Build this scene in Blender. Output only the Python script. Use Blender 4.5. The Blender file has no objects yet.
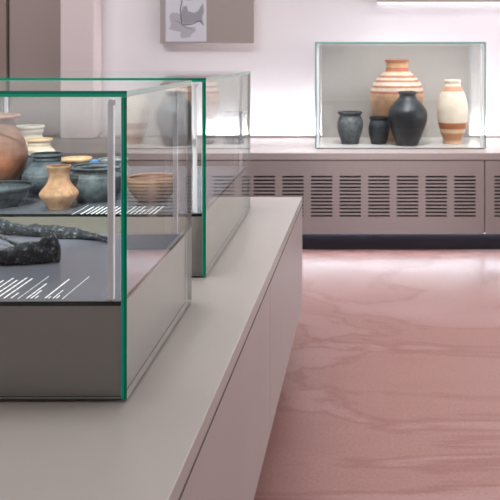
import bpy, bmesh, math, random
from mathutils import Vector, Matrix, noise
random.seed(7)
S = bpy.context.scene
C = S.collection
F = 770.0; CX = 355.0; CY = 55.0; H = 1.32      # focal length in pixels, principal point, eye height

def X(px, y): return (px - CX) / F * y
def Zh(py, y): return H - (py - CY) / F * y

# ------------------------------------------------------------------ materials
def srgb(r, g, b):
    f = lambda c: (c/255/12.92) if c/255 <= 0.04045 else ((c/255+0.055)/1.055)**2.4
    return (f(r), f(g), f(b), 1)

def new_mat(name):
    m = bpy.data.materials.new(name); m.use_nodes = True
    nt = m.node_tree
    return m, nt, nt.nodes['Principled BSDF'], nt.nodes['Material Output']

def plain(name, col, rough=0.5, metal=0.0, spec=0.5, var=0.0, vscale=6.0, bump=0.0, bscale=60.0):
    m, nt, p, out = new_mat(name)
    p.inputs['Base Color'].default_value = col
    p.inputs['Roughness'].default_value = rough
    p.inputs['Metallic'].default_value = metal
    p.inputs['Specular IOR Level'].default_value = spec
    tc = nt.nodes.new('ShaderNodeTexCoord')
    if var > 0:
        n = nt.nodes.new('ShaderNodeTexNoise'); n.inputs['Scale'].default_value = vscale
        n.inputs['Detail'].default_value = 5
        nt.links.new(tc.outputs['Object'], n.inputs['Vector'])
        r = nt.nodes.new('ShaderNodeValToRGB')
        lo = [c*(1-var) for c in col[:3]]; hi = [min(1, c*(1+var)) for c in col[:3]]
        r.color_ramp.elements[0].position = 0.3; r.color_ramp.elements[0].color = (*lo, 1)
        r.color_ramp.elements[1].position = 0.7; r.color_ramp.elements[1].color = (*hi, 1)
        nt.links.new(n.outputs['Fac'], r.inputs['Fac'])
        nt.links.new(r.outputs['Color'], p.inputs['Base Color'])
    if bump > 0:
        n2 = nt.nodes.new('ShaderNodeTexNoise'); n2.inputs['Scale'].default_value = bscale
        n2.inputs['Detail'].default_value = 4
        nt.links.new(tc.outputs['Object'], n2.inputs['Vector'])
        b = nt.nodes.new('ShaderNodeBump'); b.inputs['Strength'].default_value = bump
        b.inputs['Distance'].default_value = 0.004
        nt.links.new(n2.outputs['Fac'], b.inputs['Height'])
        nt.links.new(b.outputs['Normal'], p.inputs['Normal'])
    return m

def glass_mat(name, tint):
    m, nt, p, out = new_mat(name)
    nt.nodes.remove(p)
    tr = nt.nodes.new('ShaderNodeBsdfTransparent'); tr.inputs['Color'].default_value = tint
    gl = nt.nodes.new('ShaderNodeBsdfGlossy'); gl.inputs['Roughness'].default_value = 0.0
    gl.inputs['Color'].default_value = (1, 1, 1, 1)
    lw = nt.nodes.new('ShaderNodeLayerWeight'); lw.inputs['Blend'].default_value = 0.5
    pw = nt.nodes.new('ShaderNodeMath'); pw.operation = 'POWER'; pw.inputs[1].default_value = 5
    mu = nt.nodes.new('ShaderNodeMath'); mu.operation = 'MULTIPLY_ADD'
    mu.inputs[1].default_value = 0.97; mu.inputs[2].default_value = 0.03
    mx = nt.nodes.new('ShaderNodeMixShader')
    nt.links.new(lw.outputs['Facing'], pw.inputs[0]); nt.links.new(pw.outputs[0], mu.inputs[0])
    nt.links.new(mu.outputs[0], mx.inputs['Fac'])
    nt.links.new(tr.outputs[0], mx.inputs[1]); nt.links.new(gl.outputs[0], mx.inputs[2])
    nt.links.new(mx.outputs[0], out.inputs['Surface'])
    return m

def edge_mat(name, col, rough=.15):
    """cut glass edge: green, glowing with the light that travels inside the sheet"""
    m, nt, p, out = new_mat(name)
    p.inputs['Base Color'].default_value = col; p.inputs['Roughness'].default_value = rough
    tl = nt.nodes.new('ShaderNodeBsdfTranslucent'); tl.inputs['Color'].default_value = col
    mx = nt.nodes.new('ShaderNodeMixShader'); mx.inputs['Fac'].default_value = .62
    nt.links.new(p.outputs[0], mx.inputs[1]); nt.links.new(tl.outputs[0], mx.inputs[2])
    nt.links.new(mx.outputs[0], out.inputs['Surface'])
    return m

def emit_mat(name, col, power):
    m, nt, p, out = new_mat(name)
    p.inputs['Base Color'].default_value = (0.8, 0.8, 0.8, 1)
    p.inputs['Emission Color'].default_value = col
    p.inputs['Emission Strength'].default_value = power
    return m

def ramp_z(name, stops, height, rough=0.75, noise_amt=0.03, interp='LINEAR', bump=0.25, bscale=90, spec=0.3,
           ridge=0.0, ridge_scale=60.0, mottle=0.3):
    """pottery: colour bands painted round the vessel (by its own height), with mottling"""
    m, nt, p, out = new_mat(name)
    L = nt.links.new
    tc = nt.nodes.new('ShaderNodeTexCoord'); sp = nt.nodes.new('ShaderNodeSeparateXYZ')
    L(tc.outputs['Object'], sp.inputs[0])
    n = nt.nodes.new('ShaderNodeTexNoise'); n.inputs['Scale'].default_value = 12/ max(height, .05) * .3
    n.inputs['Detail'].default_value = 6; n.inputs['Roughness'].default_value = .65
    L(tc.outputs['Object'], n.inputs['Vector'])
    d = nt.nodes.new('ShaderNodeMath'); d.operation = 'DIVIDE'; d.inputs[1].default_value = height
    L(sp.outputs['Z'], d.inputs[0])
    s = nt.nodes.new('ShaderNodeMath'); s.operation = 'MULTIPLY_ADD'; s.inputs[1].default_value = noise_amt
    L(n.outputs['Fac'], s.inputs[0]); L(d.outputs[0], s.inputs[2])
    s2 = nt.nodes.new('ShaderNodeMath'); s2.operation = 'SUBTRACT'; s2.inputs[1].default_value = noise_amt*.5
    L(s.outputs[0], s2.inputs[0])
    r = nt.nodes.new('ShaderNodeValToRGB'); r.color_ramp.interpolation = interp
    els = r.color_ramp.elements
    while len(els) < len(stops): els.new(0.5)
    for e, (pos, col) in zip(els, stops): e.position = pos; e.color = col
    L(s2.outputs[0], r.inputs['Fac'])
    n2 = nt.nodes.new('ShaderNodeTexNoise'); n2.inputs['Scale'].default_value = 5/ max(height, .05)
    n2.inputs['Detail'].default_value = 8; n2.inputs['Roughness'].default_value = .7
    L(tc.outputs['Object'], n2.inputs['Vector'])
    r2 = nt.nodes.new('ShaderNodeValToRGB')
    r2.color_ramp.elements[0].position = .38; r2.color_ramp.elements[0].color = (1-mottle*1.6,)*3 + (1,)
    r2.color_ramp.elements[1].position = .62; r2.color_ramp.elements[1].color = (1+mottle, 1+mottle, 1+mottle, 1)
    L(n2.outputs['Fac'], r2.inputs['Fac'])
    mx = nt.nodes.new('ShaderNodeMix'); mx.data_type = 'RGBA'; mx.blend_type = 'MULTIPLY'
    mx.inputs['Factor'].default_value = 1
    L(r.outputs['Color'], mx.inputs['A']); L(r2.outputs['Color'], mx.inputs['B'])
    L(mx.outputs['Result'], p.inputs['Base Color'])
    p.inputs['Roughness'].default_value = rough
    p.inputs['Specular IOR Level'].default_value = spec
    n3 = nt.nodes.new('ShaderNodeTexNoise'); n3.inputs['Scale'].default_value = bscale
    n3.inputs['Detail'].default_value = 4
    L(tc.outputs['Object'], n3.inputs['Vector'])
    b = nt.nodes.new('ShaderNodeBump'); b.inputs['Strength'].default_value = bump
    b.inputs['Distance'].default_value = 0.004
    L(n3.outputs['Fac'], b.inputs['Height']); L(b.outputs['Normal'], p.inputs['Normal'])
    return m

M = {}
M['taupe'] = plain('taupe_laminate', srgb(148, 137, 134), 0.42, var=.03, vscale=3)
M['taupe_top'] = plain('taupe_worktop', srgb(151, 144, 138), 0.36, var=.03, vscale=2)
M['taupe_base'] = plain('taupe_case_base', srgb(140, 133, 127), 0.45, var=.02, vscale=2)
M['taupe_shaded'] = plain('taupe_laminate_shaded', srgb(136, 124, 122), 0.45)  # same laminate as the island fronts, darkened for the weaker light here
M['taupe_wall'] = plain('taupe_wall_panel', srgb(158, 146, 142), 0.55)
M['taupe_dark'] = plain('dark_taupe_panel', srgb(150, 134, 130), 0.55)
M['taupe_warm'] = plain('warm_taupe_panel', srgb(142, 123, 114), 0.55)
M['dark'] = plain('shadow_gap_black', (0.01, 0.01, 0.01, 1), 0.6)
M['dark_board'] = plain('haze_blocker_dark', srgb(40, 36, 35), .6)
M['gap'] = plain('gap_brown', srgb(78, 64, 58), 0.8)
M['navy'] = plain('navy_kick', srgb(22, 25, 37), 0.5)
M['deck'] = plain('grey_deck', srgb(104, 107, 116), 0.22, var=.03, vscale=4, spec=.6)
M['deck_edge'] = plain('black_deck_edge', srgb(8, 11, 11), 0.8, spec=.1)
M['deck_white'] = plain('pale_deck', srgb(205, 202, 200), 0.25)
M['backing'] = plain('grey_back_panel', srgb(166, 162, 159), 0.6, var=.03)
M['alu'] = plain('brushed_aluminium', srgb(236, 236, 242), 0.4)
M['white_strip'] = plain('white_strip', srgb(245, 245, 248), 0.4)
M['text'] = plain('white_print', srgb(245, 245, 245), 0.6)
M['glass'] = glass_mat('clear_glass', (.975, .985, .98, 1))
M['edge_a'] = edge_mat('glass_edge_deep', srgb(0, 112, 88))
M['edge_b'] = edge_mat('glass_edge_bright', srgb(8, 152, 118))
M['edge_c'] = plain('glass_edge_pale', srgb(86, 134, 126), 0.12, spec=.6)
M['edge_taupe'] = plain('glass_edge_taupe', srgb(158, 153, 147), 0.3)  # bottom edges of the panes, taupe to blend with the case base
M['edge_pale'] = plain('glass_edge_ground', srgb(138, 144, 141), 0.3)
M['edge_top'] = plain('glass_edge_polished', srgb(160, 184, 178), 0.2)
M['silicone'] = plain('clear_silicone', srgb(250, 252, 252), 0.4)
M['wall'] = plain('white_wall', srgb(222, 216, 219), 0.8, var=.02, vscale=1.5)
M['pilaster'] = plain('pink_white_plaster', srgb(206, 190, 190), 0.8)
M['side_wall'] = plain('warm_grey_wall', srgb(190, 178, 176), 0.8)
M['rear_wall'] = plain('rear_wall_white', srgb(218, 214, 214), 0.8)
M['ceiling'] = plain('ceiling_white', srgb(215, 210, 210), 0.8)
M['led'] = emit_mat('led_white', (.78, .90, 1, 1), 48)
M['paper'] = plain('poster_paper', srgb(205, 203, 210), 0.5)
M['map_land'] = plain('map_grey', srgb(150, 148, 154), 0.5)
M['map_land_light'] = plain('map_pale_grey', srgb(172, 170, 176), 0.5)
M['map_river'] = plain('map_river', srgb(88, 92, 100), 0.5)
M['map_dot'] = plain('map_dot', srgb(170, 110, 80), 0.5)

def floor_mat():
    m, nt, p, out = new_mat('pink_resin_floor')
    L = nt.links.new
    tc = nt.nodes.new('ShaderNodeTexCoord')
    mp = nt.nodes.new('ShaderNodeMapping'); mp.inputs['Scale'].default_value = (.7, 1.1, 1)
    L(tc.outputs['Object'], mp.inputs['Vector'])
    n = nt.nodes.new('ShaderNodeTexNoise'); n.inputs['Scale'].default_value = .95
    n.inputs['Detail'].default_value = 7; n.inputs['Roughness'].default_value = .55
    n.inputs['Distortion'].default_value = 1.6
    L(mp.outputs[0], n.inputs['Vector'])
    r = nt.nodes.new('ShaderNodeValToRGB')
    e = r.color_ramp.elements
    e[0].position = .28; e[0].color = srgb(132, 94, 88)
    e[1].position = .72; e[1].color = srgb(150, 117, 113)
    x = e.new(.46); x.color = srgb(139, 102, 96)
    x = e.new(.49); x.color = srgb(128, 88, 82)
    x = e.new(.52); x.color = srgb(143, 108, 103)
    L(n.outputs['Fac'], r.inputs['Fac'])
    # fine grit
    n2 = nt.nodes.new('ShaderNodeTexNoise'); n2.inputs['Scale'].default_value = 90
    n2.inputs['Detail'].default_value = 3
    L(tc.outputs['Object'], n2.inputs['Vector'])
    r2 = nt.nodes.new('ShaderNodeValToRGB')
    r2.color_ramp.elements[0].position = .35; r2.color_ramp.elements[0].color = (.9, .9, .9, 1)
    r2.color_ramp.elements[1].position = .65; r2.color_ramp.elements[1].color = (1.06, 1.06, 1.06, 1)
    L(n2.outputs['Fac'], r2.inputs['Fac'])
    mx = nt.nodes.new('ShaderNodeMix'); mx.data_type = 'RGBA'; mx.blend_type = 'MULTIPLY'
    mx.inputs['Factor'].default_value = 1
    L(r.outputs['Color'], mx.inputs['A']); L(r2.outputs['Color'], mx.inputs['B'])
    L(mx.outputs['Result'], p.inputs['Base Color'])
    rr = nt.nodes.new('ShaderNodeMapRange')
    rr.inputs['To Min'].default_value = .30; rr.inputs['To Max'].default_value = .36
    L(n.outputs['Fac'], rr.inputs['Value']); L(rr.outputs[0], p.inputs['Roughness'])
    p.inputs['Specular IOR Level'].default_value = .5
    return m
M['floor'] = floor_mat()

def iron_mat():
    m, nt, p, out = new_mat('corroded_iron')
    L = nt.links.new
    tc = nt.nodes.new('ShaderNodeTexCoord')
    n = nt.nodes.new('ShaderNodeTexNoise'); n.inputs['Scale'].default_value = 85
    n.inputs['Detail'].default_value = 9; n.inputs['Roughness'].default_value = .7
    L(tc.outputs['Object'], n.inputs['Vector'])
    r = nt.nodes.new('ShaderNodeValToRGB'); e = r.color_ramp.elements
    e[0].position = .44; e[0].color = srgb(20, 26, 31)
    e[1].position = .68; e[1].color = srgb(156, 166, 172)
    x = e.new(.56); x.color = srgb(44, 52, 58)
    L(n.outputs['Fac'], r.inputs['Fac']); L(r.outputs['Color'], p.inputs['Base Color'])
    p.inputs['Roughness'].default_value = .5
    b = nt.nodes.new('ShaderNodeBump'); b.inputs['Strength'].default_value = 1.0
    b.inputs['Distance'].default_value = .007
    L(n.outputs['Fac'], b.inputs['Height']); L(b.outputs['Normal'], p.inputs['Normal'])
    return m
M['iron'] = iron_mat()

# ------------------------------------------------------------------ helpers
def link(name, bm, mats, parent=None, smooth=False):
    me = bpy.data.meshes.new(name); bm.normal_update(); bm.to_mesh(me); bm.free()
    for m in (mats if isinstance(mats, (list, tuple)) else [mats]): me.materials.append(m)
    if smooth:
        for p in me.polygons: p.use_smooth = True
    o = bpy.data.objects.new(name, me); C.objects.link(o)
    if parent: o.parent = parent
    return o

def add_box(bm, x0, x1, y0, y1, z0, z1, mi=0, bev=0.0):
    vs = [bm.verts.new(v) for v in ((x0,y0,z0),(x1,y0,z0),(x1,y1,z0),(x0,y1,z0),(x0,y0,z1),(x1,y0,z1),(x1,y1,z1),(x0,y1,z1))]
    fs = [bm.faces.new([vs[i] for i in f]) for f in ((0,3,2,1),(4,5,6,7),(0,1,5,4),(1,2,6,5),(2,3,7,6),(3,0,4,7))]
    for f in fs: f.material_index = mi
    if bev > 0:
        es = list({e for f in fs for e in f.edges})
        bmesh.ops.bevel(bm, geom=es, offset=bev, segments=2, profile=.6, affect='EDGES')

def box(name, x0, x1, y0, y1, z0, z1, m, parent=None, bev=0.0):
    bm = bmesh.new(); add_box(bm, x0, x1, y0, y1, z0, z1, 0, bev)
    return link(name, bm, m, parent)

def pane(name, x0, x1, y0, y1, z0, z1, parent, axis, mats):
    """a sheet of laminated glass: clear faces on `axis`; mats = edge materials (v low, u high, v high, u low), 'green' shows two plies"""
    bm = bmesh.new()
    lo = [x0, y0, z0]; hi = [x1, y1, z1]
    u, v = [a for a in range(3) if a != axis]
    levels = [lo[axis], (lo[axis]*.52 + hi[axis]*.48), hi[axis]]
    names = ['glass', 'edge_a', 'edge_b', 'edge_c', 'edge_taupe', 'edge_pale', 'edge_top']
    rings = []
    for t in levels:
        ring = []
        for a, b in ((lo[u], lo[v]), (hi[u], lo[v]), (hi[u], hi[v]), (lo[u], hi[v])):
            co = [0, 0, 0]; co[axis] = t; co[u] = a; co[v] = b
            ring.append(bm.verts.new(co))
        rings.append(ring)
    bm.faces.new(rings[0]); bm.faces.new(rings[2])
    for k in range(2):
        for i in range(4):
            f = bm.faces.new((rings[k][i], rings[k][(i+1) % 4], rings[k+1][(i+1) % 4], rings[k+1][i]))
            e = mats[i]
            if e == 'green': e = ('edge_b', 'edge_a')[k]
            f.material_index = names.index(e)
    bmesh.ops.recalc_face_normals(bm, faces=bm.faces)
    return link(name, bm, [M[n] for n in names], parent)

def thing(name, label, cat, loc=(0, 0, 0), rotz=0.0, group=None):
    o = bpy.data.objects.new(name, None); C.objects.link(o)
    o.location = loc; o.rotation_euler = (0, 0, rotz)
    o.empty_display_size = .05
    return tag(o, label, cat, group)

def tag(o, label, cat, group=None):
    o['label'] = label; o['category'] = cat
    if group: o['group'] = group
    return o

def struct(o):
    o['kind'] = 'structure'; return o

def catmull(pts, n):
    out = []
    P = [pts[0]] + list(pts) + [pts[-1]]
    for i in range(1, len(P)-2):
        p0, p1, p2, p3 = P[i-1], P[i], P[i+1], P[i+2]
        for k in range(n):
            t = k/n
            out.append(tuple(.5*((2*b) + (-a+c)*t + (2*a-5*b+4*c-d)*t*t + (-a+3*b-3*c+d)*t**3)
                             for a, b, c, d in zip(p0, p1, p2, p3)))
    out.append(tuple(pts[-1]))
    return out

def vessel(name, profile, cx, y, base_z, m, label, cat, group=None, seg=64, wall=.08, smooth_n=5, ribs=None,
           wobble=.006, tilt=None, depth=.55, base_py=None):
    """profile: (radius_px, y_px) from rim to foot at distance y; hollow, thick-walled, hand-thrown wobble"""
    s = y / F
    yb = CY + (H - base_z - .0012)*F/y          # image row of the point the vessel stands on
    p0, pn = profile[0][1], profile[-1][1]
    profile = [(r, p0 + (p - p0)*(yb - p0)/(pn - p0)) for r, p in profile]
    outer = [(r*s, max(0.0, (yb - p)*s)) for r, p in catmull(profile, smooth_n)]
    rmax = max(r for r, z in outer); t = rmax*wall
    bm = bmesh.new()
    prof = []
    # inner wall, down from the rim, as deep as the mouth lets one see
    hh = outer[0][1]
    inner = [(max(r - t, rmax*.04), z) for r, z in outer if z > hh*(1-depth)]
    inner.reverse()
    prof = [(0.0, max(inner[0][1], t))] + inner
    r0, z0 = outer[0]
    prof += [(r0 - t*.75, z0 + t*.22), (r0 - t*.3, z0 + t*.25)] + outer
    prof += [(outer[-1][0]*.85, 0.0), (0.0, 0.0)]
    rings = []
    sd = random.random()*50
    for j, (r, z) in enumerate(prof):
        if r <= 1e-6:
            rings.append([bm.verts.new((0, 0, z))]); continue
        ring = []
        for i in range(seg):
            a = 2*math.pi*i/seg
            k = 1 + wobble*noise.noise(Vector((math.cos(a)*1.5+sd, math.sin(a)*1.5, z/rmax*1.8)))*2
            if ribs: k += ribs[0]*math.sin(z/ribs[1]*2*math.pi)
            ring.append(bm.verts.new((r*k*math.cos(a), r*k*math.sin(a), z)))
        rings.append(ring)
    for a, b in zip(rings, rings[1:]):
        if len(a) == 1:
            for i in range(seg): bm.faces.new((a[0], b[(i+1) % seg], b[i]))
        elif len(b) == 1:
            for i in range(seg): bm.faces.new((a[i], a[(i+1) % seg], b[0]))
        else:
            for i in range(seg): bm.faces.new((a[i], a[(i+1) % seg], b[(i+1) % seg], b[i]))
    bmesh.ops.recalc_face_normals(bm, faces=bm.faces)
    o = link(name, bm, m, None, True)
    o.location = (X(cx, y), y, base_z + .0012)
    o.rotation_euler = (tilt[0] if tilt else 0, tilt[1] if tilt else 0, random.random()*6)
    return tag(o, label, cat, group)

# ------------------------------------------------------------------ the room
LX, RX, BY, RY, CZ = -4.85, 4.66, 6.14, -3.2, 3.5
struct(box('floor', LX-.1, RX+.1, RY-.1, BY+.1, -.1, 0, M['floor']))
struct(box('ceiling', LX-.1, RX+.1, RY-.1, BY+.1, CZ, CZ+.1, M['ceiling']))
struct(box('wall_back', LX, RX, BY, BY+.1, 0, CZ, M['wall']))
struct(box('wall_left', LX-.1, LX, RY-.1, BY+.1, 0, CZ, M['side_wall']))
struct(box('wall_right', RX, RX+.1, RY-.1, BY+.1, 0, CZ, M['side_wall']))
struct(box('wall_front', LX, RX, RY-.1, RY, 0, CZ, M['rear_wall']))
struct(box('haze_blocker_front', LX, RX, RY+.0005, RY+.02, 0.0005, .5, M['dark_board']))  # added unseen dark board behind the camera, cuts haze reflected in the panes
# pilaster left of the map panel
pf = 5.95
struct(box('trim_1', X(60, pf), X(94, pf), pf, BY-.001, .671, CZ-.001, M['pilaster'], bev=.012))

# tall dark panels at far left of the back wall
dy = 6.07
box_l = box('wall_panel', X(9.5, dy), X(60, dy)+.02, dy, BY-.002, .6925, 3.3, M['taupe_dark'], bev=.002)
tag(box_l, 'tall dark taupe wall panel beside the pale pilaster', 'panel')
box_l2 = box('wall_panel', X(9.5, dy)-1.2, X(7.0, dy), dy-.02, BY-.002, .6925, 3.3, M['taupe_warm'], bev=.002)
tag(box_l2, 'warm brown wall panel at the far left edge behind the case', 'panel')

# raised taupe board that carries the map
my = 6.06
mb = box('wall_board', X(160, my), X(254, my), my, BY-.002, Zh(43.3, my), 1.98, M['taupe_wall'], bev=.002)
tag(mb, 'taupe wall board with the grey map poster on it', 'board')
rb = thing('wall_board', 'taupe wall board above the glass case of five vessels, only its lower edge in view', 'board', (X(377, my), my, Zh(3, my)))
box('board_panel', 0, 2.2, 0, BY-.002-my, .012, .75, M['taupe_wall'], rb, bev=.002)
box('underside_glow', .004, 2.196, .004, BY-.002-my, 0, .0115, M['white_strip'], rb)  # white strip standing in for the glow on the board's underside

# map poster
def map_poster():
    y = my - .003
    x0, x1 = X(165.6, y), X(206.3, y)
    zb = Zh(41.5, y); zt = zb + .43
    t = thing('map_poster', 'pale poster with a grey map and dark river line', 'poster', (x0, y, zb))
    w = x1 - x0; s = y / F
    box('sheet', 0, w, 0, .0028, 0, zt - zb, M['paper'], t)
    def poly(name, pts, m, off):
        bm = bmesh.new()
        a = [bm.verts.new(((px-165.6)*s, -off, (41.5-py)*s)) for px, py in pts]
        b = [bm.verts.new(((px-165.6)*s, 0.0002, (41.5-py)*s)) for px, py in pts]
        bm.faces.new(a); bm.faces.new(b[::-1])
        for i in range(len(a)):
            bm.faces.new((a[i], a[(i+1) % len(a)], b[(i+1) % len(a)], b[i]))
        bmesh.ops.recalc_face_normals(bm, faces=bm.faces)
        return link(name, bm, m, t)
    poly('map_region', [(169, 16), (172, 12.5), (178, 13), (181, 16), (182, 24), (186, 26), (190, 27), (195, 27), (196, 31), (192, 34), (190, 37),
                  (182, 38.5), (180, 36), (181, 32), (175, 31), (169, 29), (171, 24), (170, 20)], M['map_land_light'], .0004)
    poly('map_region', [(183, 6), (187, 6), (188, 11), (194, 13), (198, 11), (201, 6), (203, 3), (204, 12), (202, 17), (203, 23), (198, 21),
                  (190, 23.5), (184, 24), (181.5, 20), (181, 14)], M['map_land'], .0008)
    poly('map_region', [(180, -8), (192, -10), (198, -4), (190, 1), (184, 0)], M['map_land_light'], .0006)
    def line(name, pts, r, m):
        P = catmull(pts, 6)
        L = []; R = []
        for i, p in enumerate(P):
            a = P[max(0, i-1)]; b = P[min(len(P)-1, i+1)]
            dx, dz = b[0]-a[0], b[1]-a[1]; l = math.hypot(dx, dz) or 1
            L.append((p[0]-dz/l*r, p[1]+dx/l*r)); R.append((p[0]+dz/l*r, p[1]-dx/l*r))
        return poly(name, L + R[::-1], m, .0013)
    line('river', [(183, -6), (181.5, 3), (180.5, 10), (181, 17), (182.5, 24), (186, 24.6), (192, 24), (198, 21.5), (201, 22), (203.5, 25)], .55, M['map_river'])
    line('side_river', [(183, 24.5), (179, 22), (175, 20.5)], .22, M['map_river'])
    line('side_river', [(183, 25), (187, 28), (192, 28.5)], .22, M['map_river'])
    poly('site_dot', [(182.2+.9*math.cos(a*.785), 24.6+.9*math.sin(a*.785)) for a in range(8)], M['map_dot'], .0018)
map_poster()

# ------------------------------------------------------------------ far wall bench
FY = 5.107
BT = .67
FZ0 = 1.32 - 179/F*FY          # underside of the fronts
slab = Zh(160, FY)
wt = thing('bench_top', 'long taupe bench top along the white back wall', 'worktop', (0, FY, 0))
box('slab', LX+.002, RX-.002, 0, BY-.002-FY, slab, BT, M['taupe'], wt, bev=.003)
box('upstand', X(94, 5.95)+.004, RX-.002, 6.05-FY, 6.065-FY, BT+.0002, BT+.0205, M['pilaster'], wt, bev=.002)
seam = X(484.7, FY); pitch = 28.67/F*FY; uw = 10*pitch + 11.4/F*FY
LABU = ['slotted taupe radiator cover behind the rear glass case, far left unit of the wall bench',
        'slotted taupe radiator cover directly below the glass case of five vessels',
        'slotted taupe radiator cover right of the seam at the right picture edge']
def slot_panel(u):
    """front with ten groups of twelve slots"""
    bm = bmesh.new()
    w = uw - .006
    ztop = slab - .007; zb = FZ0
    t = .018
    zs = [Zh(176.8 + 3.56*k, FY) for k in range(12)]; hs = .0060
    g0 = 9.2/F*FY; gw = 21.4/F*FY
    add_box(bm, 0, w, 0, t, zs[0]+hs, ztop)
    add_box(bm, 0, w, 0, t, zb, zs[-1]-hs)
    xs = [0]
    for k in range(10): xs += [g0 + k*pitch, g0 + k*pitch + gw]
    xs.append(w)
    for k in range(0, len(xs), 2):
        add_box(bm, xs[k], xs[k+1], 0, t, zs[-1]-hs, zs[0]+hs)
    for k in range(1, len(xs)-1, 2):
        for j in range(11):
            add_box(bm, xs[k], xs[k+1], 0, t, zs[j+1]+hs, zs[j]-hs)
    return link('slotted_front', bm, M['taupe_shaded'], u)
first = None
for i in range(3):
    x0 = seam - uw*(2-i) + .003
    if i == 0:
        u = thing('radiator_cover', LABU[0], 'cabinet', (x0, FY, 0), 0, 'slotted radiator covers of the wall bench')
        slot_panel(u)
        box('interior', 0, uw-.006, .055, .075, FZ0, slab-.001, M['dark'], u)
        box('gap_shade', 0, uw-.006, .0006, .054, slab-.0068, slab-.001, M['gap'], u)  # brown fill that draws the shade of the gap under the slab
        box('toe_kick', -.0028, uw-.0032, .112, .13, .004, FZ0-.0005, M['navy'], u)
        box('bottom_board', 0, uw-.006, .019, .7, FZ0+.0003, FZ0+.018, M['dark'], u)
        # row of small led points under the kick board
        bm = bmesh.new()
        n = 56
        for k in range(n):
            xx = .006 + (k+.5)*(uw-.018)/n
            add_box(bm, xx-.007, xx+.007, .1035, .1115, FZ0-.021, FZ0-.009)
        add_box(bm, .006, uw-.012, .1045, .1115, FZ0-.0085, FZ0-.006)
        led = link('led_strip', bm, M['led'], u)
        led['label'] = 'bright row of led points'
        first = u
    else:
        u = first.copy(); C.objects.link(u); u.location = (x0, FY, 0)
        for ch in first.children:
            c = ch.copy(); C.objects.link(c); c.parent = u
        u['label'] = LABU[i]

# ------------------------------------------------------------------ near island bench
bx, by = X(302.3, 3.525), 3.525
rot = -.0130
nt_ = thing('bench_top', 'wide taupe island bench top carrying the two green-edged glass cases', 'worktop', (bx, by, 0), rot)
box('slab', -2.4, 0, -2.85, 0, .635, BT, M['taupe_top'], nt_, bev=.0025)
lab = ['taupe handleless base unit at the far end of the island bench', 'taupe handleless base unit nearest the camera, left of the vertical joint']
ends = [(-1.195, 0), (-2.84, -1.195)]
for (y0, y1), lb in zip(ends, lab):
    u = thing('base_unit', lb, 'cabinet', (bx, by, 0), rot, 'base units of the island bench')
    box('front_panel', -.019, 0, y0+.002, y1-.001, .171, .627, M['taupe'], u, bev=.0015)
    box('carcass', -2.38, -.0195, y0+.0015, y1-.02, .175, .6268, M['gap'], u)
    box('gap_shade', -2.38, -.0006, y0+.0015, y1-.004, .6272, .6346, M['gap'], u)  # near-flush dark fill, shade of the open gap put into its colour
    box('joint_shade', -.019, -.0006, y0-.0006, y0+.0018, .171, .6268, M['gap'], u)  # dark strip painting shade into the bare joint between units
    if y1 == 0:
        box('end_panel', -2.4, -.0195, -.0195, -.001, .171, .627, M['taupe'], u, bev=.0015)
    box('toe_kick', -2.2, -.22, y0+.0015, y1-.22 if y1 == 0 else y1-.0015, .0, .1745, M['navy'], u)

# ------------------------------------------------------------------ glass cases
def text_lines(name, lines, y_of, root, deck_z):
    """printed caption lines on the deck, running away from the front; broken into words"""
    bm = bmesh.new()
    inv = root.matrix_basis.inverted()
    for (xb, yb_, yt, wd) in lines:
        d0, d1 = y_of(yb_), y_of(yt)
        x = X(xb, d0)
        a = d0
        while a < d1 - .002:
            b = min(d1, a + random.uniform(.012, .034))
            v = inv @ Vector((x, a, 0)); v2 = inv @ Vector((x, b, 0))
            add_box(bm, v.x-wd/2, v.x+wd/2, v.y, v2.y, deck_z+.0001, deck_z+.0006)
            a = b + .0025
    return link(name, bm, M['text'], root)

def glass_case(label, loc, rz, W, L, h, base=True):
    r = thing('display_case', label, 'display case', loc, rz)
    bpy.context.view_layer.update()
    t = .0105; g = .006
    gr = 'green' if base else 'edge_c'
    pane('top_pane', -W, 0, 0, L, h-.0115, h, r, 2, (gr, 'edge_top', 'edge_pale', 'edge_pale'))
    pane('side_pane', -t, 0, 0, L, g, h-.0118, r, 0, ('edge_taupe', 'edge_pale', 'edge_pale', gr))
    pane('side_pane', -W, -W+t, 0, L, g, h-.0118, r, 0, ('edge_taupe', 'edge_pale', 'edge_pale', gr))
    pane('front_pane', -W+t+.0008, -t-.0008, .002, .011, g, h-.0118, r, 1, ('edge_pale',)*4)
    pane('rear_pane', -W+t+.0008, -t-.0008, L-.011, L-.002, g, h-.0118, r, 1, ('edge_taupe', 'edge_pale', 'edge_pale', 'edge_pale'))
    if base:
        box('shadow_base', -W+.012, -.012, .012, L-.012, .0004, .0058, M['dark'], r)
        box('base', -W+t+.003, -t-.003, .014, L-.014, .0062, .176, M['taupe_base'], r)
        bm = bmesh.new()
        add_box(bm, -W+.016, -.016, .0135, L-.016, .1763, .1845, 1)
        add_box(bm, -W+.0162, -.0162, .0145, L-.017, .1845, .1850, 0)
        link('deck', bm, [M['deck'], M['deck_edge']], r)
        z0 = .185
    else:
        box('shadow_base', -W+.012, -.012, .014, L-.012, .0004, .0058, M['gap'], r)
        box('deck', -W+t+.003, -t-.003, .014, L-.014, .0062, .008, M['deck_white'], r, bev=.001)
        box('back_panel', -W+.014, -.014, L-.028, L-.016, .0082, h-.013, M['backing'], r, bev=.001)
        z0 = .008
    for sx in (-1, 1):
        for py in (.019, L-.030 if base else L-.026):
            xx = -.0425 if sx > 0 else -W+.031
            if not base: xx = -.034 if sx > 0 else -W+.016
            if not base and py > .1: continue
            p = thing_post(r, xx, py, z0, h-.0125 if not base else h-.016)
    # silicone joint in the front corners
    for xx in (-t-.0040, -W+t+.0012):
        box('corner_seal', xx, xx+.0028, .0113, .0133, .0062 if not base else .19, h-.013, M['silicone'], r)
    return r

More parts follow.
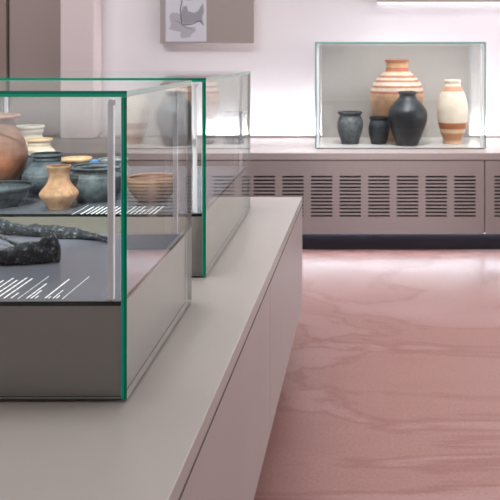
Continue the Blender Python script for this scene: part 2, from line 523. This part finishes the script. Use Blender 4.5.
def thing_post(r, xx, py, z0, z1):
    p = box('corner_post', xx+.0032, xx+.0115, py, py+.011, z0+.0005, z1, M['alu'], r, bev=.0008)
    box('diffuser', xx, xx+.0031, py+.001, py+.010, z0+.004, z1-.006, M['white_strip'], p)
    box('bracket', xx+.003, xx+.0165, py-.0022, py-.0002, z1-.012, z1-.002, M['alu'], p)
    return p

DK = .855       # deck height of the two near cases
def ydeck(py): return .465*F/(py-CY)
case1 = glass_case('green-edged glass case in the foreground holding corroded iron pieces', (-.4266, 1.440, BT), .0056, 1.05, .586, .583)
case2 = glass_case('green-edged glass case behind the foreground case, holding clay pots', (-.4345, 2.244, BT), .0056, 1.05, .995, .583)
case3 = glass_case('glass case on the wall bench holding five large vessels', (X(486, 5.32), 5.32, BT), 0, (486-315)/F*5.32, .725, 13/F*5.32+.65, False)
bpy.context.view_layer.update()

def vpx(xt, yt, yb): return 351 + (xt-351)*(yb-CY)/(yt-CY)
l1 = []
for xt, yt, yb, wd in ((4, 280, 297, .0034), (13, 278.3, 298.3, .0034), (17, 280.3, 298.3, .0034), (26.5, 278, 298.3, .0038), (32, 278.7, 298.3, .0038), (18.5, 293, 298.3, .0030),
                   (48.5, 276.5, 299, .0013), (47, 283.3, 298.5, .0032), (41.5, 290.5, 298.5, .0028), (38.5, 296, 298.5, .0022),
                   (69, 279.3, 298.3, .0034), (50.8, 296.5, 298.5, .0022), (63, 290.3, 298.5, .0022), (60, 295.5, 298.5, .0022), (89.3, 276.3, 299, .0014),
                   (-8, 279.5, 298.3, .0034), (-16, 279, 298.3, .0034)):
    l1.append((vpx(xt, yt, yb), yb, yt, wd))
for blk_ in (l1[:6], l1[6:10], l1[10:14], l1[14:15]):
    text_lines('caption_print', blk_, ydeck, case1, .185)
l2 = [(vpx(88.6, 205.2, 214.6), 214.6, 205.2, .0016), (vpx(93.4, 207, 214.2), 214.2, 207, .0045)]
for k in range(15):
    xb = 86.5 + 4.8*k
    yt = 206.5 + (k % 4 == 3)*3 + (k % 5 == 2)*.6
    l2.append((xb, 214.2, yt, .0042 if k % 3 else .003))
for blk_ in (l2[:1], l2[1:]):
    text_lines('caption_print', blk_, ydeck, case2, .185)

def vh(py, y, base): return Zh(py, y) - base

# ------------------------------------------------------------------ iron pieces in the near case
def iron_piece(name, rows, label, parent=None):
    """rows: cross-sections (centre, half-thickness along y, half-height z) swept with lumps; centre world coords"""
    bm = bmesh.new()
    n = 14
    rr = catmull(rows, 9)
    o0 = Vector(rows[len(rows)//2][:3])
    rings = []
    for j, (x, y, z, a, b, tl) in enumerate(rr):
        ring = []
        for i in range(n):
            t = 2*math.pi*i/n
            c, s = math.cos(t), math.sin(t)
            c = math.copysign(abs(c)**.8, c); s = math.copysign(abs(s)**.8, s)
            p = Vector((x, y + a*c + tl*s*b, z + b*s))
            q = Vector((x*38, y*38, z*38))
            k = 1 + .34*noise.noise(q + Vector((c*1.2, s*1.2, 3))) + .16*noise.noise(q*2.7 + Vector((c, s, 9)))
            p2 = Vector((x + .004*noise.noise(q*1.7), y + (a*c + tl*s*b)*k, z + b*s*k))
            p2.z = max(p2.z, DK + .0006)
            ring.append(bm.verts.new(p2 - o0))
        rings.append(ring)
    for A, B in zip(rings, rings[1:]):
        for i in range(n): bm.faces.new((A[i], A[(i+1) % n], B[(i+1) % n], B[i]))
    bm.faces.new(rings[0]); bm.faces.new(rings[-1])
    bmesh.ops.recalc_face_normals(bm, faces=bm.faces)
    o = link(name, bm, M['iron'], parent, True)
    o.location = o0 if parent is None else o0 - parent.location
    if label: tag(o, label, 'iron artefact')
    return o

def row(px, top, bot, foot, a, tl=0.0):
    """a section whose silhouette spans top..bot in the photo; foot = image row where it meets the deck"""
    y = ydeck(foot)
    zt, zb = Zh(top, y), Zh(bot, y)
    return (X(px, y), y, (zt+zb)/2, a, max((zt-zb)/2, .001), tl)

A = iron_piece('bent_iron_bar', [row(-45, 224, 234, 235, .009), row(-20, 220, 234, 235, .010), row(0, 219.5, 234, 235, .010), row(10, 221, 234.5, 235.5, .011),
     row(22, 224.5, 235, 236, .012), row(36, 225, 236.5, 236.5, .013), row(55, 226, 238, 237.5, .016), row(75, 229, 239, 238.5, .014),
     row(92, 233, 239.5, 239.5, .010), row(104, 236, 239.5, 240, .006), row(115, 237, 239, 239.5, .003)],
     'long corroded dark iron blade lying at the back of the foreground case')
fork = iron_piece('tip_splinter', [row(86, 235, 239, 240, .004), row(96, 236, 239.5, 241, .004), row(103, 238.5, 241.5, 242, .003), row(108.5, 242, 244, 244, .002)], None, A)
Bp = iron_piece('iron_fragment', [row(-45, 252, 265, 265, .014), row(-18, 250.5, 264.5, 264.5, .016), row(0, 249, 264, 264, .016), row(14, 246.5, 264, 264, .017), row(25, 243.5, 263.5, 263.5, .018),
     row(36, 240.5, 262.5, 263, .018), row(45, 236.5, 262, 262, .017), row(51.5, 233, 261, 262, .014), row(55.5, 236, 261.5, 262, .010), row(59, 242, 261.5, 262, .008), row(60.5, 247, 259, 262, .004)],
     'folded dark iron fragment with flared right end, in front of the long blade')
iron_piece('bent_strip', [row(-30, 232, 234.5, 246, .003), row(-10, 234.5, 237, 247, .003), row(0, 236, 238.5, 248, .003), row(7, 238.5, 241.5, 250, .003), row(13, 241.5, 245, 252, .004), row(20, 243, 248, 255, .005), row(28, 244, 252, 258, .006)], None, Bp)

# ------------------------------------------------------------------ pots in the second case
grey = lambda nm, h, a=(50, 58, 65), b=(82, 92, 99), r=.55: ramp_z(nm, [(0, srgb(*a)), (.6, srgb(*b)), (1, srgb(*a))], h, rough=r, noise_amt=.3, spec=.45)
tan_m = ramp_z('tan_clay', [(0, srgb(186, 146, 116)), (.55, srgb(192, 148, 116)), (1, srgb(180, 142, 114))], .13, noise_amt=.4, mottle=.16, rough=.7)
vessel('clay_jar', [(12, 165.8), (11.6, 168), (9.8, 173), (9.8, 178), (12, 184), (16.5, 190), (18.7, 194), (17.2, 198), (13, 204), (10.2, 208.3), (10, 209)],
       59, 2.335, DK, tan_m, 'small tan angular clay jar standing in front of the dark pots', 'jar')
brown_m = ramp_z('brown_clay', [(0, srgb(128, 92, 72)), (.35, srgb(168, 110, 84)), (.55, srgb(146, 108, 92)), (1, srgb(134, 100, 86))], .29, noise_amt=.35, mottle=.16, rough=.5)
vessel('storage_jar', [(28, 115.5), (28, 117.5), (24, 119), (21.5, 123), (25, 130), (31, 141), (34.5, 154), (35, 164), (32, 176), (26, 190), (19, 203), (18, 204)],
       -10, 2.565, DK, brown_m, 'tall reddish brown clay jar at the left picture edge', 'jar')
vessel('clay_bowl', [(33.5, 186.2), (33.5, 188.5), (29.5, 190.5), (26, 196), (20, 203.5), (18, 207)],
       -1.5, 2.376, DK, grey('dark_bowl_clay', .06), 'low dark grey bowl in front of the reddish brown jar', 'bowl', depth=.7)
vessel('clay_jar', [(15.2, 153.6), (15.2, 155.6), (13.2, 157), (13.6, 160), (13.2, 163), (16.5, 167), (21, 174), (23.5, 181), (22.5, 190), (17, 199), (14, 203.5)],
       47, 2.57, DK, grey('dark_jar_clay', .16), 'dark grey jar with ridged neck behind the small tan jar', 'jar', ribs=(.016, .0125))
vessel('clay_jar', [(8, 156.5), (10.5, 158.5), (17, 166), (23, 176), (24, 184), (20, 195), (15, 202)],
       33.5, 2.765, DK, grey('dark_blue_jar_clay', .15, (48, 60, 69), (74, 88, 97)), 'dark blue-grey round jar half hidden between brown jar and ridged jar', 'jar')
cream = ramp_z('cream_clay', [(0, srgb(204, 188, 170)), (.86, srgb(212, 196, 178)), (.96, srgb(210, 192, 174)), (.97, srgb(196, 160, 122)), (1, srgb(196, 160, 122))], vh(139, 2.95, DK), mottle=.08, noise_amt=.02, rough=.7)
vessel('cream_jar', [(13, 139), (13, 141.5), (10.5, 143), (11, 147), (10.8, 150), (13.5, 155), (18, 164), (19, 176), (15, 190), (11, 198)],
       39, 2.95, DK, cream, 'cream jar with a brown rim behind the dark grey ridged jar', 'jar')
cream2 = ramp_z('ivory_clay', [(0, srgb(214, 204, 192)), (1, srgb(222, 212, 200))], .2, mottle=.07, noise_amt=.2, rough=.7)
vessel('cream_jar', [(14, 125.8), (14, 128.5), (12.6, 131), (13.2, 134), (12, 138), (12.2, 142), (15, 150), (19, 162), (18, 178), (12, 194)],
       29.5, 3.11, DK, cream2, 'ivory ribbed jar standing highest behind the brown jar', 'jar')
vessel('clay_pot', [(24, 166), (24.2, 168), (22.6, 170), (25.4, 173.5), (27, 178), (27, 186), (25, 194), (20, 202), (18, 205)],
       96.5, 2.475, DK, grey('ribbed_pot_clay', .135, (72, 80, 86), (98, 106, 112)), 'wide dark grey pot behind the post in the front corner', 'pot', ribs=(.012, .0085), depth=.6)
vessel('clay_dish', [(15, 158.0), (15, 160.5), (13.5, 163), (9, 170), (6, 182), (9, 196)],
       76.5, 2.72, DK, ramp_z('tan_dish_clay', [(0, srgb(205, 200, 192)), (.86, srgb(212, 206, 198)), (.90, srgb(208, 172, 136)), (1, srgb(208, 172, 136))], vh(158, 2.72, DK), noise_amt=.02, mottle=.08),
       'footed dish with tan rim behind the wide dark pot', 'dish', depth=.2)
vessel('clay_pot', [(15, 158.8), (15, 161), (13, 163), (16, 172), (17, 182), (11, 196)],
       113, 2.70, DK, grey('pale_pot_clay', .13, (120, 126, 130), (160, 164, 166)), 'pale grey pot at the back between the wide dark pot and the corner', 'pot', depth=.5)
vessel('blue_dish', [(4.4, 159.6), (4.4, 162.6), (3, 166), (2.4, 180), (3.6, 197)],
       94.5, 2.60, DK, plain('blue_glaze', srgb(92, 138, 190), .5), 'tiny blue dish rim showing above the wide dark pot', 'dish', depth=.15)
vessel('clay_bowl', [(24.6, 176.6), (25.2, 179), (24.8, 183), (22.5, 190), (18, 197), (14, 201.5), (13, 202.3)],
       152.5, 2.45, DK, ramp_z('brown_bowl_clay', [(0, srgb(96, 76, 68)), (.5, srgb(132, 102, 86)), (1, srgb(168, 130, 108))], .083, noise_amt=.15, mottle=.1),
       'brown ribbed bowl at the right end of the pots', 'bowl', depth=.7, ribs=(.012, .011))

# ------------------------------------------------------------------ five vessels in the far case
FD = BT + .008
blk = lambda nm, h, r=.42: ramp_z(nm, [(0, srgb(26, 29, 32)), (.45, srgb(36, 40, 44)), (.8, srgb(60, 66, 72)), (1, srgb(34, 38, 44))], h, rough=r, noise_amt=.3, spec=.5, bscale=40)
vessel('grey_jar', [(12.3, 111.8), (12.3, 113.2), (10.6, 115), (10.9, 117), (12.6, 121), (13, 126), (12, 133), (9.6, 141), (8.8, 145.5)],
       350, 5.58, FD, ramp_z('ash_clay', [(0, srgb(66, 70, 73)), (.7, srgb(104, 108, 111)), (1, srgb(84, 88, 91))], .24, rough=.6, noise_amt=.4), 'small ash grey jar at the left of the wall case', 'jar')
cr, orr, tn = srgb(222, 204, 182), srgb(178, 106, 82), srgb(188, 152, 122)
hh = Zh(60, 5.812) - FD
def fr(py): return (144-py)/84
st = [(0, tn), (fr(120), srgb(176, 134, 100)), (fr(98), srgb(196, 156, 122)), (fr(95.2), srgb(204, 168, 134)), (fr(94.6), orr), (fr(92.6), orr), (fr(92), cr), (fr(89), cr), (fr(88.6), orr),
      (fr(86.8), orr), (fr(86.4), cr), (fr(83.2), cr), (fr(82.8), orr), (fr(81), orr), (fr(80.6), cr), (fr(78.8), cr), (fr(78.3), orr), (fr(76.2), orr), (fr(75.8), cr), (fr(72.6), srgb(226, 190, 150)),
      (fr(72.2), orr), (fr(68.4), srgb(196, 110, 74)), (fr(68), srgb(216, 170, 124)), (fr(62), srgb(206, 156, 112)), (fr(61.5), srgb(176, 100, 66)), (1, srgb(176, 100, 66))]
vessel('striped_jar', [(12.2, 60), (12.2, 61.8), (11, 63), (11.2, 70), (13.5, 73), (19, 78), (24, 85), (26.3, 93), (26.6, 100), (25, 112), (20, 128), (14, 142), (13, 144)],
       397, 5.812, FD, ramp_z('striped_clay', st, hh, noise_amt=.014, mottle=.17, rough=.6, bump=.15), 'large tan storage jar with orange stripes at the back of the wall case', 'jar')
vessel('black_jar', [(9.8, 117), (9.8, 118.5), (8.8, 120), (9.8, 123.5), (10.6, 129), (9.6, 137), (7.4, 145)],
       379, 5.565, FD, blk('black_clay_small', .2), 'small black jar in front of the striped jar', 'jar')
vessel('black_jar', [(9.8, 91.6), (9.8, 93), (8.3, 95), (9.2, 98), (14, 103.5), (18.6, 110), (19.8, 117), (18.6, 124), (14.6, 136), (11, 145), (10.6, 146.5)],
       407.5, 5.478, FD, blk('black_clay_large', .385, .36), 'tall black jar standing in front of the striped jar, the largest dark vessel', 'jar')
iv, ob = srgb(232, 220, 202), srgb(186, 116, 82)
def f5(py): return (143-py)/63
st5 = [(0, srgb(214, 184, 158)), (f5(139), srgb(178, 128, 96)), (f5(132.5), srgb(178, 128, 96)), (f5(132), srgb(214, 188, 154)), (f5(128.6), srgb(214, 188, 154)), (f5(128), srgb(170, 104, 74)), (f5(122.4), ob),
       (f5(121.8), iv), (f5(91.6), iv), (f5(91), srgb(206, 150, 116)), (f5(86.4), srgb(206, 150, 116)), (f5(85.8), iv), (1, srgb(238, 222, 200))]
vessel('ivory_vase', [(8.4, 80), (8.4, 81.5), (7.6, 84), (9.4, 88), (12.6, 95), (15, 104), (15.6, 112), (14.6, 122), (12.4, 132), (9.6, 140), (9.2, 144.5)],
       452.5, 5.60, FD, ramp_z('ivory_banded_clay', st5, vh(80, 5.60, FD), noise_amt=.01, mottle=.06, rough=.5, bump=.15), 'slender ivory vase with orange bands at the right of the wall case', 'vase')

# ------------------------------------------------------------------ lights
def area(name, loc, rot, sx, sy, power, col=(1, 1, 1), spread=None):
    l = bpy.data.lights.new(name, 'AREA'); l.shape = 'RECTANGLE'; l.size = sx; l.size_y = sy
    l.energy = power; l.color = col
    if spread: l.spread = math.radians(spread)
    o = bpy.data.objects.new(name, l); C.objects.link(o); o.location = loc
    o.rotation_euler = [math.radians(a) for a in rot]
    return o
# wall-washing led line hidden behind the upstand, pointing up the wall
area('wall_wash', (1.7, 6.10, BT+.006), (174, 0, 0), 5.8, .04, 72, (.96, .975, 1))
area('ceiling_area', (-2.5, 3.9, CZ-.02), (42, 0, 0), 1.6, .8, 42, (.95, .97, 1), 110)  # added fill without a known fixture, lifts the left part of the back wall
# ceiling luminaires
area('ceiling_area', (1.2, 4.4, CZ-.02), (0, 0, 0), 3.2, 1.0, 66, (.96, .97, 1), 120)
area('ceiling_area', (-1.2, 2.2, CZ-.02), (0, 0, 0), 1.4, 2.0, 36, (.98, .98, 1), 110)
area('ceiling_area', (1.8, 2.0, CZ-.02), (0, 0, 0), 2.4, 1.2, 24, (.96, .97, 1), 110)
# broad soft light from the right
area('right_light', (RX-.03, 3.4, 1.7), (0, 90, 0), 2.0, 3.4, 120, (.93, .96, 1))

def spot(name, loc, tgt, power, ang, col=(1, .96, .92), blend=.6, rad=.04):
    l = bpy.data.lights.new(name, 'SPOT'); l.energy = power; l.spot_size = math.radians(ang); l.spot_blend = blend
    l.shadow_soft_size = rad; l.color = col
    o = bpy.data.objects.new(name, l); C.objects.link(o); o.location = loc
    o.rotation_euler = (Vector(tgt)-Vector(loc)).to_track_quat('-Z', 'Y').to_euler()
    return o
spot('track_spot', (.1, 3.6, 3.3), (.3, 5.5, .95), 230, 34)
spot('track_spot', (-.95, -.8, 3.4), (-.95, 2.45, .9), 1350, 15.5, (1, 1, .97), .35)
spot('track_spot', (-.05, 4.5, 3.4), (-.1, 4.95, 0), 380, 36, (.78, .88, 1), 1.0)
area('wall_wash', (-.5, RY+.35, .70), (-155, 0, 0), 8, .3, 54, (.94, .97, 1))

w = bpy.data.worlds.new('World'); S.world = w; w.use_nodes = True
w.node_tree.nodes['Background'].inputs[0].default_value = (.8, .78, .78, 1)
w.node_tree.nodes['Background'].inputs[1].default_value = .2

# ------------------------------------------------------------------ camera
cd = bpy.data.cameras.new('camera'); co = bpy.data.objects.new('camera', cd); C.objects.link(co)
co.location = (0, 0, H); co.rotation_euler = (math.radians(90), 0, 0)
cd.sensor_width = 36; cd.lens = F/500*36
cd.shift_x = (250-CX)/500; cd.shift_y = -(250-CY)/500
cd.clip_start = .02
cd.dof.use_dof = True; cd.dof.focus_distance = 1.6; cd.dof.aperture_fstop = 14
S.camera = co
S.cycles.transparent_max_bounces = 48
S.cycles.max_bounces = 14; S.cycles.glossy_bounces = 8; S.cycles.diffuse_bounces = 5
S.view_settings.view_transform = 'Standard'; S.view_settings.look = 'None'
S.view_settings.gamma = 1; S.view_settings.use_curve_mapping = False
S.view_settings.exposure = 0.0
